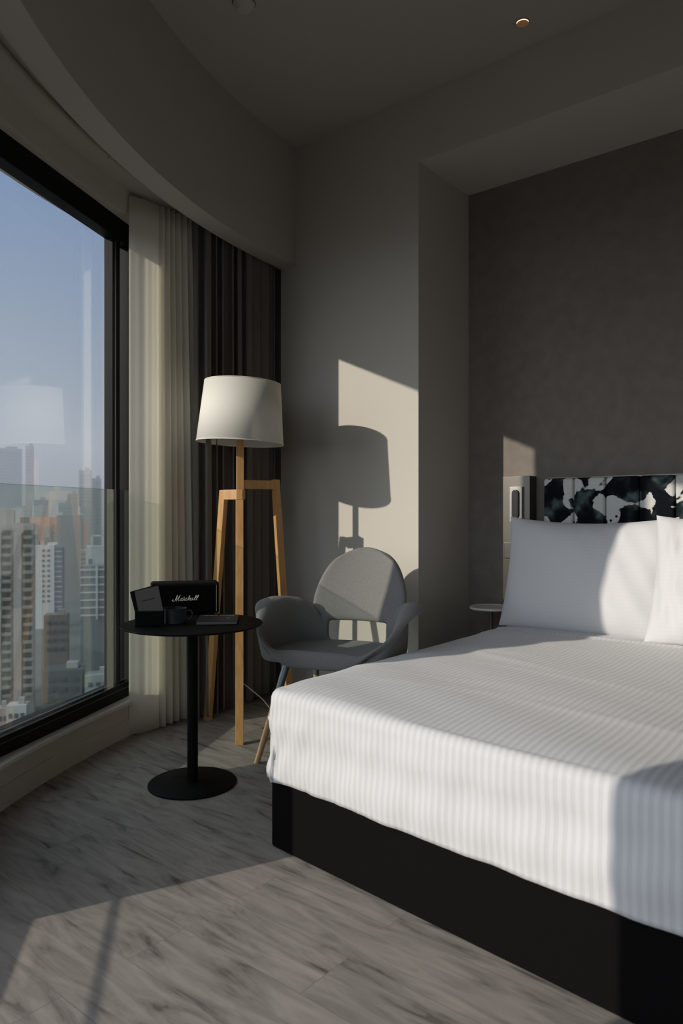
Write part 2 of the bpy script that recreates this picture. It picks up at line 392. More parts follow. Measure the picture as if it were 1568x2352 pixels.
def balustrade(win, L_, label):
    t = thing('glass_balustrade', label, 'balustrade', win.location, win.rotation_euler[2])
    obj('glass_panel', B((L_/2-.012, -.048, (1.317+.26)/2), (L_-.03, .010, 1.317-.26)), 'rail_glass', t)
    obj('bottom_rail', B((L_/2, -.048, .255), (L_-.02, .018, .022)), 'frame', t)
    obj('top_edge', B((L_/2-.012, -.048, 1.3185), (L_-.03, .011, .003)), 'edge_glass', t)
    obj('end_clamp', B((L_-.03, -.045, .30), (.055, .03, .12)), 'frame', t, bevel=.003)
    return t
balustrade(w1, L1, 'frameless green-tinted glass balustrade across the lower window')
t2 = thing('window_rail', 'thin black safety rail low across the window out of frame', 'rail', w2.location, w2.rotation_euler[2])
obj('bar', B((L2/2, -.05, .305), (L2-.02, .008, .010)), 'frame', t2)

# ------------------------------------------------------------------ curtains and rail
def curtain(name, label, fn_bot, fn_top, n, z0f, z1f, m, rows=26, group=None, hem=True):
    bm = bmesh.new(); g = []
    for j in range(rows+1):
        v = j/rows; row = []
        for i in range(n+1):
            u = i/n; a = fn_bot(u); b = fn_top(u); z = z0f(u)*(1-v)+z1f(u)*v
            k = v
            row.append(bm.verts.new((a[0]*(1-k)+b[0]*k, a[1]*(1-k)+b[1]*k, z)))
        g.append(row)
    for j in range(rows):
        for i in range(n): bm.faces.new((g[j][i], g[j][i+1], g[j+1][i+1], g[j+1][i]))
    o = obj(name, bm, m, None, smooth=True)
    s = o.modifiers.new('thick', 'SOLIDIFY'); s.thickness = .0012 if m == 'sheer' else .003
    tag(o, label, 'curtain'); return o
def sheer(u, bot):
    # broad front fold first, then gathered folds running towards the dark curtain
    end = 13.9 if bot else 15.2
    if u < .16:
        k = u/.16; ph = 20.0-2.0*k; R = 4.685-.070*math.sin(k*PI/2)+.0022*math.sin(11*k)+.0012*math.sin(23*k+1)
    else:
        k = (u-.16)/.84; ph = 18.0-(18.0-end)*k
        R = 4.625-.055*k+(.022+.006*math.sin(9*k))*math.sin(2*PI*k*6.5+.6*math.sin(7*k))*(1-.25*k if not bot else 1)+(-.02 if k < .02 else 0)-.03*k
    return arc(ph, R)
sh = curtain('sheer_curtain', 'gathered off-white sheer curtain glowing in the sun beside the window', lambda u: sheer(u, True), lambda u: sheer(u, False), 220,
             lambda u: .012 if u > .34 else .006, lambda u: 2.895, 'sheer')
def dark(u, bot):
    ph = 15.5-9.2*u
    R = 4.475+.032*math.sin(2*PI*u*9+1.2*math.sin(5*u))+.012*math.sin(2*PI*u*4.3+1)-(.01 if bot else 0)
    return arc(ph+.25*math.sin(2*PI*u*18), R)
curtain('blackout_curtain', 'heavy dark taupe pleated curtain behind the tripod lamp', lambda u: dark(u, True), lambda u: dark(u, False), 260, lambda u: .025, lambda u: 2.91, 'dark_curtain')
t = thing('curtain_rail', 'curved curtain rail in the ceiling pocket over the window', 'curtain rail')
bm = bmesh.new(); tube(bm, [(*arc(p, 4.55), 2.915) for p in range(8, 80, 2)], .009, 6); obj('track', bm, 'rail', t)
for p in (24.5, 36):
    x, y = arc(p, 4.55); obj('bracket', B((x, y, 2.918), (.03, .022, .024), math.radians(-p)+PI/2), 'rail', t)

# ------------------------------------------------------------------ ceiling fittings
t = thing('downlight', 'small lit recessed downlight in the ceiling', 'downlight', (3.25, 1.53, ZC-.004))
M['reflector_glow'] = emit('glowing_reflector', (.40, .18, .08), .16)  # light caught by the reflector, given to it as emission
bm = bmesh.new(); lathe(bm, [(.030, .003), (.0335, .003), (.0335, -.002), (.0305, -.002), (.0295, 0)], 40, cap=False); obj('trim_ring', bm, 'ceiling', t, smooth=True)
bm = bmesh.new(); lathe(bm, [(.0, 0), (.0295, 0), (.0295, .002), (0, .002)], 40, cap=False); obj('reflector', bm, 'reflector_glow', t)
bm = bmesh.new(); tube(bm, [(.0275*math.cos(math.radians(a)), .0275*math.sin(math.radians(a)), -.001) for a in range(120, 296, 8)], [.0008+.0022*math.sin(math.radians((a-120)*180/168)) for a in range(120, 296, 8)], 6); obj('lamp', bm, 'rim_glow', t, smooth=True)  # no bulb: glowing crescent stands in for the lit reflector rim
t = thing('smoke_detector', 'round smoke detector on the ceiling at the top edge', 'smoke detector', (2.31, 2.471, ZC))
bm = bmesh.new(); lathe(bm, [(.05, 0), (.05, -.012), (.044, -.018), (.03, -.035), (.028, -.036)], 40); obj('housing', bm, 'detector', t, auto=True)
bm = bmesh.new(); lathe(bm, [(.052, -.001), (.054, -.004), (.052, -.007)], 40, cap=False); obj('base_ring', bm, 'card', t)

# ------------------------------------------------------------------ round black table and what is on it
TX, TY = 2.062, 2.535
t = thing('side_table', 'round black metal pedestal table standing before the window', 'table', (TX, TY, 0), VIEW)
bm = bmesh.new(); lathe(bm, [(.185, 0), (.193, .001), (.193, .006), (.190, .008), (.0005, .009)], 96); obj('base', bm, 'black_metal', t, auto=True)
bm = bmesh.new(); lathe(bm, [(.0235, .008), (.0235, .70)], 40); obj('pole', bm, 'black_metal', t, auto=True)
bm = bmesh.new(); lathe(bm, [(.06, .694), (.30, .700), (.308, .703), (.309, .706), (.307, .709), (.0005, .709)], 96); obj('tabletop', bm, 'black_metal', t, auto=True)
TT = .7095
def on_view(lat, fwd):                                # metres right of / along the view heading -> room axes
    return (.7744*fwd+.6327*lat, .6327*fwd-.7744*lat)

# loudspeaker
x, y = on_view(-.745, 3.45)
t = thing('speaker', 'black vintage-style loudspeaker with silver script lettering on the round table', 'speaker', (x, y, TT), VIEW+math.radians(15))
obj('cabinet', B((0, .045, .080), (.318, .12, .150)), 'speaker_vinyl', t, bevel=.010, seg=3)
obj('grille', B((.0, -.0165, .078), (.290, .006, .128)), 'speaker_cloth', t, bevel=.002)
obj('piping', B((.1455, -.0185, .078), (.0022, .004, .126)), mat('white_piping', (.4, .39, .34), .6), t)
for sxx in (-.13, .13):
    for syy in (0, .085): 
        bm = bmesh.new(); lathe(bm, [(.008, 0), (.009, .006)], 16, c=(sxx, syy, 0)); obj('foot', bm, 'black_metal', t)
strokes = [
 [(275, 462), (268, 430), (290, 405), (312, 402), (300, 440), (318, 468), (350, 455), (385, 400), (455, 235)],
 [(455, 235), (440, 320), (405, 458)], [(405, 458), (450, 390), (552, 230)], [(552, 230), (510, 330), (478, 425), (490, 445), (520, 425)],
 [(612, 362), (580, 360), (545, 400), (542, 440), (570, 440), (605, 395), (625, 352)], [(625, 352), (600, 420), (612, 446), (645, 420)],
 [(645, 420), (668, 345), (660, 312), (682, 308), (680, 340), (708, 352), (690, 400), (672, 440), (690, 446), (715, 425)],
 [(715, 425), (775, 345), (762, 378), (790, 405), (778, 436), (740, 442), (722, 428)], [(778, 436), (820, 400), (872, 310), (880, 275), (862, 268), (842, 310), (812, 436)],
 [(812, 436), (860, 365), (890, 358), (885, 385), (862, 425), (880, 442), (900, 425)],
 [(965, 358), (935, 360), (902, 400), (900, 436), (930, 436), (962, 392), (985, 352)], [(985, 352), (962, 418), (975, 440), (1008, 412)],
 [(1008, 412), (1085, 325), (1108, 275), (1092, 258), (1068, 290), (1030, 385), (1030, 430), (1048, 438), (1075, 415)],
 [(1075, 415), (1150, 325), (1178, 278), (1168, 256), (1140, 290), (1098, 385), (1090, 425), (1108, 438), (1132, 420)]]
bm = bmesh.new(); SCL = .124/905
for st in strokes:
    tube(bm, catmull([((a-718)*SCL, -.0205, .083-(b_-350)*SCL*.98) for a, b_ in st], 5), .00075, 6)
o = obj('script_lettering', bm, 'silver', t, smooth=True); o['label'] = 'silver script lettering'

# menu stand: black box with a grey card leaning in it
x, y = on_view(-.828, 3.125)
t = thing('menu_holder', 'black block holder with tilted grey card at the left of the round table', 'menu holder', (x, y, TT), VIEW+math.radians(8))
obj('block', B((0, 0, .032), (.118, .05, .064)), 'black_metal', t, bevel=.003)
bm = bmesh.new(); box(bm, (0, 0, .056), (.102, .004, .112)); o = obj('card', bm, 'card', t); o.location = (.008, -.006, .052); o.rotation_euler = (math.radians(-14), math.radians(-13), 0)
c_ = obj('card_print', B((.0, -.0026, .062), (.052, .0006, .004)), 'card_dark', o)
bm = bmesh.new(); box(bm, (0, 0, .056), (.120, .003, .114)); o = obj('back_board', bm, 'black_metal', t); o.location = (.0, .008, .052); o.rotation_euler = (math.radians(-10), math.radians(-15), 0)

x, y = on_view(-.738, 3.20)
t = thing('cup', 'low matte black round cup with a loop handle on the round table', 'cup', (x, y, TT), VIEW)
bm = bmesh.new(); lathe(bm, [(.048, 0), (.051, .003), (.052, .062), (.0535, .066), (.050, .066), (.048, .012), (.0005, .010)], 48); obj('body', bm, 'ceramic_black', t, auto=True)
bm = bmesh.new(); tube(bm, catmull([(.048, .0, .052), (.070, .004, .054), (.078, .004, .036), (.068, .004, .018), (.050, 0, .014)], 6), .0035, 8); obj('handle', bm, 'ceramic_black', t, smooth=True)

x, y = on_view(-.553, 3.245)
t = thing('magazine', 'dark-covered magazine lying at the right edge of the round table', 'magazine', (x, y, TT), VIEW+math.radians(6))
obj('pages', B((0, 0, .0075), (.172, .20, .013)), 'book_pages', t, bevel=.0015)
obj('cover', B((0.001, 0, .0148), (.176, .203, .0015)), 'book_cover', t)
pr = bmesh.new(); px = -.07
for k in range(17):
    if k in (8,): px += .0085; continue
    box(pr, (px, .078, .0158), (.0055, .008, .0003)); px += .0086
obj('title_print', pr, 'print_light', t)
pr = bmesh.new()
tube(pr, catmull([(.01, .02, .0156), (.03, .055, .0156), (.065, .05, .0156), (.07, .03, .0156), (.04, .01, .0156), (.055, -.02, .0156)], 5), .0022, 5)
tube(pr, catmull([(-.03, .0, .0156), (-.01, .03, .0156), (-.012, -.02, .0156)], 5), .003, 5)
box(pr, (.055, -.045, .0158), (.05, .006, .0003))
obj('cover_art', pr, 'card', t)

# ------------------------------------------------------------------ tripod floor lamp
LX, LY = on_view(-.566, 4.04)
t = thing('floor_lamp', 'wooden tripod floor lamp with white drum shade before the dark curtain', 'lamp', (LX, LY, 0), VIEW)
ps = Vector((math.cos(math.radians(-14)), math.sin(math.radians(-14)), 0))
bm = bmesh.new(); beam(bm, (.0, 0, 1.27), (.0, 0, 1.60), .040, .034, Vector((math.cos(.22), math.sin(.22), 0))); obj('pole', bm, 'oak', t, bevel=.002)
legs = [((.188, .10, 1.385), (.270, .155, 0), Vector((.85, .52, 0)), 'right'),
        ((-.098, .05, 1.325), (-.205, .135, 0), Vector((-.8, .55, 0)), 'left'),
        ((.004, -.045, 1.268), (.040, -.305, 0), Vector((1, .12, 0)), 'front')]
for a, b_, s, nm in legs:
    bm = bmesh.new(); beam(bm, a, b_, .042, .032, s); obj('leg', bm, 'oak', t, bevel=.002)
def bar(p, q, w, h):
    p, q = Vector(p), Vector(q); d = (q-p); L_ = d.length; bm = bmesh.new()
    box(bm, (p+q)/2, (L_, w, h), math.atan2(d.y, d.x)); return bm
obj('arm', bar((-.01, -.002, 1.354), (.196, .104, 1.354), .034, .050), 'oak', t, bevel=.002)
obj('arm', bar((.024, -.030, 1.297), (-.088, .024, 1.297), .036, .056), 'oak', t, bevel=.002)
obj('arm', bar((.0, .01, 1.297), (.004, -.055, 1.297), .036, .056), 'oak', t, bevel=.002)
bm = bmesh.new(); lathe(bm, [(.010, 1.598), (.010, 1.64), (.018, 1.645), (.018, 1.70)], 20); obj('socket', bm, 'brass', t, auto=True)
bm = bmesh.new(); lathe(bm, [(.014, 1.70), (.022, 1.715), (.032, 1.745), (.030, 1.775), (.014, 1.80), (.001, 1.805)], 20); obj('bulb', bm, 'white_lacquer', t, smooth=True)
sh_ = bmesh.new(); lathe(sh_, [(.242, 0), (.2115, .338)], 96, cap=False)
so = obj('lamp_shade', sh_, 'shade', t, smooth=True); so.location = (0, 0, 1.583); so.rotation_euler = (0, math.radians(2.6), 0)
sm = so.modifiers.new('thick', 'SOLIDIFY'); sm.thickness = .0022
for r_, z_ in ((.241, .003), (.211, .336)):
    bm = bmesh.new(); tube(bm, [(r_*math.cos(a/24*PI), r_*math.sin(a/24*PI), z_) for a in range(49)], .0028, 6)
    obj('hem_ring', bm, 'shade', so, smooth=True)
bm = bmesh.new()
for k in range(3):
    a = k*2*PI/3; tube(bm, [(0, 0, .30), (.207*math.cos(a), .207*math.sin(a), .325)], .002, 6)
tube(bm, [(0, 0, .09), (0, 0, .30)], .003, 6)
obj('spider', bm, 'brass', so)
bm = bmesh.new()
fx, fy = on_view(-.520, 3.78); gx, gy = on_view(-.36, 4.10); hx, hy = on_view(-.15, 4.45)
tube(bm, catmull([(fx+.02, fy+.01, .30), (gx-.10, gy+.03, .16), (gx+.02, gy, .05), (hx, hy, .004), (3.42, 2.62, .004)], 8), .0028, 6)
tag(obj('power_cable', bm, 'cable', None, smooth=True), 'thin white power cable drooping from the tripod lamp to the floor', 'cable')

# ------------------------------------------------------------------ armchair
x, y = on_view(.005, 3.60)
t = thing('armchair', 'grey upholstered armchair with open back and winged arms beside the bed', 'armchair', (x, y, 0), VIEW-math.radians(22))
def lerp(a, b_, k): return a+(b_-a)*k
def interp(tab, v):
    if v <= tab[0][0]: return tab[0][1]
    for (a, fa), (b_, fb) in zip(tab, tab[1:]):
        if v <= b_:
            k = (v-a)/(b_-a); k = k*k*(3-2*k); return lerp(fa, fb, k)
    return tab[-1][1]
bm = bmesh.new(); NTH = 48; th = [i*360/NTH for i in range(NTH)]
th = [(a-360 if a > 180 else a) for a in th]
def Rp(a):
    s, c = abs(math.sin(math.radians(a))), math.cos(math.radians(a)); b_ = .24 if c > 0 else .315; n = 2.5+1.8*min(1, max(0, -c)/.5)
    return (max(s/(.310-.040*c), 1e-6)**n+max(abs(c)/b_, 1e-6)**n)**(-1/n)
def pos(a, R, z, dy=0): return (R*math.sin(math.radians(a)), R*math.cos(math.radians(a))+dy, z)
rim = [(0, .622), (42, .622), (54, .70), (70, .745), (88, .760), (102, .755), (111, .735), (121, .665), (131, .60), (141, .565), (154, .550), (180, .545)]
flare = [(0, .04), (45, .0), (60, .0), (90, .05), (110, .07), (128, .08), (144, .05), (158, .03), (180, .03)]
rings = []
cen = bm.verts.new((0, 0, .488))
for fr_, z_ in ((.35, .490), (.68, .497), (.90, .507)):
    rings.append([bm.verts.new(pos(a, Rp(a)*fr_, z_)) for a in th])
for k in (.0, .14, .60, 1.0):
    row = []
    for a in th:
        aa = abs(a); f = interp(flare, aa); rz_ = interp(rim, aa)
        wf = min(1, max(0, (aa-136)/22)); wf = wf*wf*(3-2*wf)
        z_ = lerp(.505, rz_, k); R_ = Rp(a)*(1+f*k**1.6)
        zf = {.0: .525, .14: .545, .60: .548, 1.0: .520}[k]; Rf = Rp(a)*{.0: .97, .14: 1.0, .60: 1.045, 1.0: 1.075}[k]
        z_, R_ = lerp(z_, zf, wf), lerp(R_, Rf, wf)
        row.append(bm.verts.new(pos(a, R_, z_)))
    rings.append(row)
# rolled lip of arms and front
row = []
for a in th:
    aa = abs(a)
    if aa < 50: row.append(None); continue
    f = interp(flare, aa); rz_ = interp(rim, aa)
    if 1:
        w_ = interp([(50, .0), (62, .02), (74, .09), (98, .11), (110, .08), (119, .02), (146, 0)], aa)
        wf = min(1, max(0, (aa-136)/22)); wf = wf*wf*(3-2*wf)
        row.append(bm.verts.new(pos(a, lerp(Rp(a)*(1+f)+w_, Rp(a)*1.06, wf), lerp(rz_-.002-.14*w_, .482, wf))))
rings.append(row)
for i in range(NTH): bm.faces.new((cen, rings[0][i], rings[0][(i+1) % NTH]))
for j in range(len(rings)-1):
    for i in range(NTH):
        i2 = (i+1) % NTH; a = th[i]; a2 = th[i2] if i2 else 0
        q = [rings[j][i], rings[j][i2], rings[j+1][i2], rings[j+1][i]]
        if None in q: continue
        if j in (4, 5) and abs(a) <= 38 and abs(a2) <= 38: continue      # the opening between seat and back
        bm.faces.new(q)
# backrest
cols = [i for i in range(-6, 7)]       # -45..45 degrees
idx = [c % NTH for c in cols]
prev = [rings[6][i] for i in idx]
wid = [(0, .250), (.22, .266), (.5, .246), (.74, .208), (.9, .168), (1, .115)]
for q in (.15, .31, .47, .62, .76, .89, 1.0):
    hw = {.15: .262, .31: .264, .47: .250, .62: .229, .76: .202, .89: .165, 1.0: .110}[q]; row = []
    for c in cols:
        u = c/6; drop = 0
        ztop = .622+.388*q
        z_ = ztop-(.030*(abs(u)**2))*q**6
        row.append(bm.verts.new((hw*u, .245+.115*q-.055*abs(u)**2*(1-.5*q), z_)))
    for k in range(12): bm.faces.new((prev[k], prev[k+1], row[k+1], row[k]))
    prev = row
so = obj('shell', bm, 'chair_fabric', t, smooth=True)
md = so.modifiers.new('thick', 'SOLIDIFY'); md.thickness = .042; md.offset = 0; md.use_even_offset = False
md = so.modifiers.new('sub', 'SUBSURF'); md.levels = 2; md.render_levels = 2
for sgx, sgy, fxx, fyy in ((-1, -1, .325, -.29), (1, -1, .325, -.29), (-1, 1, .25, .27), (1, 1, .25, .27)):
    top = Vector((sgx*.215, -.17 if sgy < 0 else .15, .485)); ft = Vector((sgx*fxx, fyy, .0))
    mid = top.lerp(ft, .30); bm = bmesh.new()
    tube(bm, [mid, mid.lerp(ft, .5), ft], [.0165, .0155, .013], 20); lg = obj('leg', bm, 'chair_wood', t, auto=True)
    bm = bmesh.new(); tube(bm, [top, mid], [.021, .0175], 20); s_ = obj('leg_sleeve', bm, 'chair_grey', lg, auto=True); s_['label'] = 'grey metal upper sleeve'
bm = bmesh.new(); box(bm, (0, -.01, .462), (.40, .34, .02)); obj('seat_plate', bm, 'chair_grey', t, bevel=.004)

# ------------------------------------------------------------------ bed
BX0, BX1, BY, BW = 1.835, 3.90, 1.845, 1.95
SK = .17                                              # the foot end stands a little askew
def askew(x, y):
    k = 1-(x-BX0)/(BX1-BX0); v = (BY-y)/BW
    return x-SK*v*k, y+.0*k
t = thing('bed', 'large bed on a black fabric base against the headboard', 'bed', (0, 0, 0))
def rounded_prism(x0, x1, y0, y1, z0, z1, r, flare=0):
    bm = bmesh.new(); pts = []
    for cx_, cy_, a0 in ((x1-r, y1-r, 0), (x0+r, y1-r, 90), (x0+r, y0+r, 180), (x1-r, y0+r, 270)):
        for k in range(7):
            a = math.radians(a0+90*k/6); pts.append((cx_+r*math.cos(a), cy_+r*math.sin(a)))
    lo = [bm.verts.new((*askew(*p), z0)) for p in pts]; hi = [bm.verts.new((*askew(*p), z1)) for p in pts]; n = len(pts)
    for i in range(n): bm.faces.new((lo[i], lo[(i+1) % n], hi[(i+1) % n], hi[i]))
    bm.faces.new(lo[::-1]); bm.faces.new(hi)
    return bm
obj('base', rounded_prism(BX0+.020, BX1, BY-BW+.02, BY+.016, .004, .262, .04), 'skirt', t, auto=True)
obj('mattress', rounded_prism(BX0+.06, BX1, BY-BW+.06, BY-.05, .31, .535, .09), 'sheet', t, bevel=.03, seg=4)

# duvet: a cloth that lies on the mattress and drops over three edges
def duvet():
    bm = bmesh.new(); uvl = bm.loops.layers.uv.new('UVMap')
    r, H, Z = .040, .352, .578
    X0, X1 = BX0+r, 3.84; Y1, Y0 = BY-r, BY-BW+r
    def ticks(a, b_, n): return [a+(b_-a)*i/n for i in range(n+1)]
    us = [-H+H*i/26 for i in range(26)]+ticks(0, X1-X0, 240)           # <0 hangs over the foot
    vs = [-H+H*i/26 for i in range(26)]+ticks(0, Y1-Y0, 70)+[Y1-Y0+H*(i+1)/20 for i in range(20)]
    cloth = {}
    rnd = random.Random(3)
    cre = [(rnd.uniform(0, 1.6), rnd.uniform(.2, 1.8), rnd.uniform(-.3, .3), rnd.uniform(.002, .005)) for _ in range(14)]
    g = []
    for u in us:
        row = []
        for v in vs:
            ou = max(0, -u); ov = max(0, -v, v-(Y1-Y0)); sgn = -1 if v > (Y1-Y0) else 1
            d = max(ou, ov); px_ = X0+max(0, u); py_ = Y1-min(max(0, v), Y1-Y0)
            z = Z
            if d > 1e-6:
                l = math.hypot(ou, ov); dx, dy = -ou/l, sgn*ov/l
                if d < r*PI/2: out = r*math.sin(d/r); z -= r*(1-math.cos(d/r)); wr = 0
                else:
                    e_ = d-r*PI/2; out = r; z -= r+e_; wr = min(1, e_/.08)
                s_ = (v if ou > ov else u)      # position along the edge
                wv = .004*math.sin(s_*9+1.1+6*d)+.0028*math.sin(s_*23+.5-11*d)+.0016*math.sin(s_*41+17*d)
                wv += .0035*math.sin(s_*62+38*d)*math.exp(-max(0, s_)/.30)+.002*math.sin(s_*95-30*d)*math.exp(-max(0, s_)/.6)
                # soft horizontal creases pressed into the drop
                wv += .0035*math.sin((d-.10)*38+s_*1.7)
                corner = math.exp(-((ou-ov)/.10)**2) if (ou > 0 and ov > 0) else 0
                out += wr*(wv+.010*corner*math.sin(22*d)-(.42*min(1, max(0, (ov-ou)/.05)) if ov > ou else 0)*max(0, d-.20))
                z += wr*(.004*math.sin(s_*5+.4)*(d/H)+ .03*corner*(d/H))+(.022*min(1, max(0, (v if ou > ov else 0)/1.9))*(d/H))
                px_ += dx*out; py_ += dy*out
            else:
                # broad soft undulation and shallow creases on top
                z += .006*math.sin(u*5.3+v*1.9)*math.cos(v*3.1)+.0025*math.sin(u*17+v*6)
                for cx_, cy_, sl, am in cre:
                    q = (u-cx_-sl*(v-cy_)); w_ = math.exp(-((v-cy_)/.45)**2)
                    z += am*w_*math.exp(-(q/.028)**2)
                fx_ = px_-(3.53+.012*math.sin(v*4)+.006*math.sin(v*13))        # turned-back top edge
                z += .007*math.exp(-(fx_/.012)**2)+(.004 if fx_ > 0 else 0)
            # rounding before the edge
            if d <= 1e-6:
                for e_ in (u, v, (Y1-Y0)-v):
                    if e_ < .10: z -= .006*(1-e_/.10)**2
            else: z -= .006 if d < r else .006
            x_, y_ = askew(px_, py_)
            vv = bm.verts.new((x_, y_, z)); cloth[vv] = (u, v); row.append(vv)
        g.append(row)
    for i in range(len(us)-1):
        for j in range(len(vs)-1):
            f = bm.faces.new((g[i][j], g[i+1][j], g[i+1][j+1], g[i][j+1]))
            for l in f.loops: l[uvl].uv = cloth[l.vert]
    return bm
d_ = obj('duvet', duvet(), 'duvet', None, smooth=True)
md = d_.modifiers.new('thick', 'SOLIDIFY'); md.thickness = .012; md.offset = -1
tag(d_, 'white satin-striped duvet spread over the bed and hanging over its foot', 'duvet')

def pillow_mesh(w, h, T, seed, fold=0):
    rnd = random.Random(seed); bm = bmesh.new(); uvl = bm.loops.layers.uv.new('UVMap'); N_ = 44; sides = []
    ph = [rnd.uniform(0, 6) for _ in range(8)]
    for s in (1, -1):
        g = []
        for i in range(N_+1):
            row = []
            for j in range(N_+1):
                u = -math.cos(PI*i/N_); v = -math.cos(PI*j/N_)
                x_ = w/2*u*(1-.055*(1-v*v)*abs(u)**3); z_ = h/2*v*(1-(.125 if v > 0 else .015)*(1-u*u)*abs(v)**3)
                f = max(0, (1-abs(u)**3.2))**.62*max(0, (1-abs(v)**3.2))**.62
                y_ = s*T*f
                ed = (abs(u)**4+abs(v)**4)*(1-abs(u*v))
                y_ += s*f*(.010*math.sin(5*u+3*v+ph[0])+.006*math.sin(13*u-4*v+ph[1])*ed+.004*math.sin(21*u+9*v+ph[2]))
                y_ += s*fold*f*(math.sin(34*u+5*v)+.6*math.sin(19*u-7*v+1))*max(0, 1-abs(u+.75)/.5)
                if abs(u) > .999 or abs(v) > .999: y_ = 0
                row.append(((x_, y_, z_), (x_, z_)))
            g.append(row)
        sides.append(g)
    vert = {}
    def V(s, i, j):
        edge = i in (0, N_) or j in (0, N_); k = (0 if edge else s, i, j)
        if k not in vert: vert[k] = bm.verts.new(sides[s][i][j][0])
        return vert[k]
    for s in (0, 1):
        for i in range(N_):
            for j in range(N_):
                c = [(i, j), (i+1, j), (i+1, j+1), (i, j+1)]
                f = bm.faces.new([V(s, a, b_) for a, b_ in c])
                for l, (a, b_) in zip(f.loops, c): l[uvl].uv = sides[s][a][b_][1]
    return bm
def pillow(x, y, z, rz, lean, label, seed, w=.90, h=.62, T=.10, fold=0):
    o = obj('pillow', pillow_mesh(w, h, T, seed, fold), 'pillowcase', None, smooth=True)
    o.location = (x, y, z); o.rotation_euler = (lean, 0, rz)
    return tag(o, label, 'pillow', 'white pillows against the headboard')
# local x across the bed, local z up, leaning back towards the headboard
pillow(3.735, 1.415, .874, -PI/2, math.radians(-14), 'white pillow leaning on the headboard nearest the alcove corner', 1)
pillow(3.600, .60, .886, -PI/2+math.radians(-3), math.radians(-16), 'white pillow at the right edge of the photo', 2, T=.12, fold=.014)

# ------------------------------------------------------------------ headboard and fittings on the bed wall
t = thing('headboard', 'padded headboard in black and white ink-blot fabric channels', 'headboard', (3.96, 0, 0))
y0 = 1.716
for k in range(11):
    ya = y0-.1755*k
    obj('padded_panel', B((-.005, ya-.0878, .93), (.09, .172, .92)), 'ink', t, bevel=.016, seg=4)
obj('top_highlight_strip', B((.035, y0-.965, 1.393), (.03, 1.93, .008)), 'steel_panel', t)  # thin strip added for the highlight along the headboard top
obj('backing', B((.045, y0-.965, .90), (.028, 1.925, .97)), 'black_metal', t)

t = thing('bedside_console', 'slim taupe metal service console on the wall beside the headboard', 'wall console', (3.975, 1.89, 0))
obj('housing', B((0, 0, .86), (.09, .170, 1.10)), 'steel_panel', t, bevel=.002)
pl = obj('light_plate', B((-.053, -.004, 1.245), (.016, .080, .205)), 'steel_plate', t, bevel=.002)
def pill(w, h, d, c):
    bm = bmesh.new(); pts = []
    for cy_, a0 in ((h/2-w/2, 0), (-(h/2-w/2), 180)):
        for k in range(13):
            a = math.radians(a0+180*k/12); pts.append((w/2*math.cos(a), cy_+w/2*math.sin(a)))
    f0 = [bm.verts.new((c[0]-d/2, c[1]+p[0], c[2]+p[1])) for p in pts]; f1 = [bm.verts.new((c[0]+d/2, c[1]+p[0], c[2]+p[1])) for p in pts]; n = len(pts)
    for i in range(n): bm.faces.new((f0[i], f0[(i+1) % n], f1[(i+1) % n], f1[i]))
    bm.faces.new(f0); bm.faces.new(f1[::-1]); return bm
o = obj('reading_light', pill(.048, .172, .014, (-.062, -.004, 1.245)), 'gloss_dark', t, bevel=.006, seg=3); o['label'] = 'dark glossy capsule-shaped reading light'
o = obj('switch', B((-.050, .030, .972), (.012, .085, .088)), 'switch', t, bevel=.003)
obj('switch_edge', B((-.056, .030, 1.018), (.006, .082, .003)), 'steel_plate', o)
o = obj('socket', B((-.048, .012, .78), (.008, .082, .088)), 'gloss_dark', t, bevel=.003)

t = thing('bedside_table', 'small round white bedside table between wall and pillow', 'bedside table', (3.785, 1.975, 0))
bm = bmesh.new(); lathe(bm, [(.120, .640), (.124, .643), (.125, .650), (.122, .654), (.1205, .651), (.0005, .650)], 64); obj('tabletop', bm, 'white_lacquer', t, auto=True)
bm = bmesh.new(); lathe(bm, [(.011, .01), (.011, .625), (.02, .64)], 24); obj('pole', bm, 'steel_plate', t, auto=True)
bm = bmesh.new(); lathe(bm, [(.11, 0), (.112, .006), (.02, .012), (.012, .014)], 48); obj('base', bm, 'steel_plate', t, auto=True)

# ------------------------------------------------------------------ the city beyond the window
EXT = {}
def emat(key, col, rough=.8, noise=.08, ns=.05):
    if key not in EXT: EXT[key] = mat('facade_'+key, tuple(.8*c for c in col), rough, noise=noise, nscale=ns)
    return EXT[key]
GZ = -75
def cityroot(name, label, cat, lat, fwd, yaw=0, group=None):
    x_, y_ = on_view(lat, fwd)
    return thing(name, label, cat, (x_, y_, GZ), VIEW+math.radians(yaw), group)
def grid_windows(root, xs, zs, y, w, h, m, name='window'):
    first = None
    for z in zs:
        for x_ in xs:
            if first is None: first = obj(name, B((0, 0, 0), (w, .3, h)), m, root); o = first
            else: o = first.copy(); C.objects.link(o); o.parent = root
            o.location = (x_, y, z)
dk = emat('dark_glass', (.06, .07, .08), .4); conc = emat('concrete', (.36, .35, .33))
gx_, gy_ = on_view(-300, 1400)
g = obj('ground', B((0, 0, 0), (3600, 3600, 1)), emat('ground', (.10, .105, .10), ns=.03, noise=.4)); g.location = (gx_, gy_, GZ-.5); g['kind'] = 'structure'; g['label'] = 'hazy city ground far below'
def rng(a, b_, s):
    o = []; 
    while a <= b_+1e-6: o.append(a); a += s
    return o
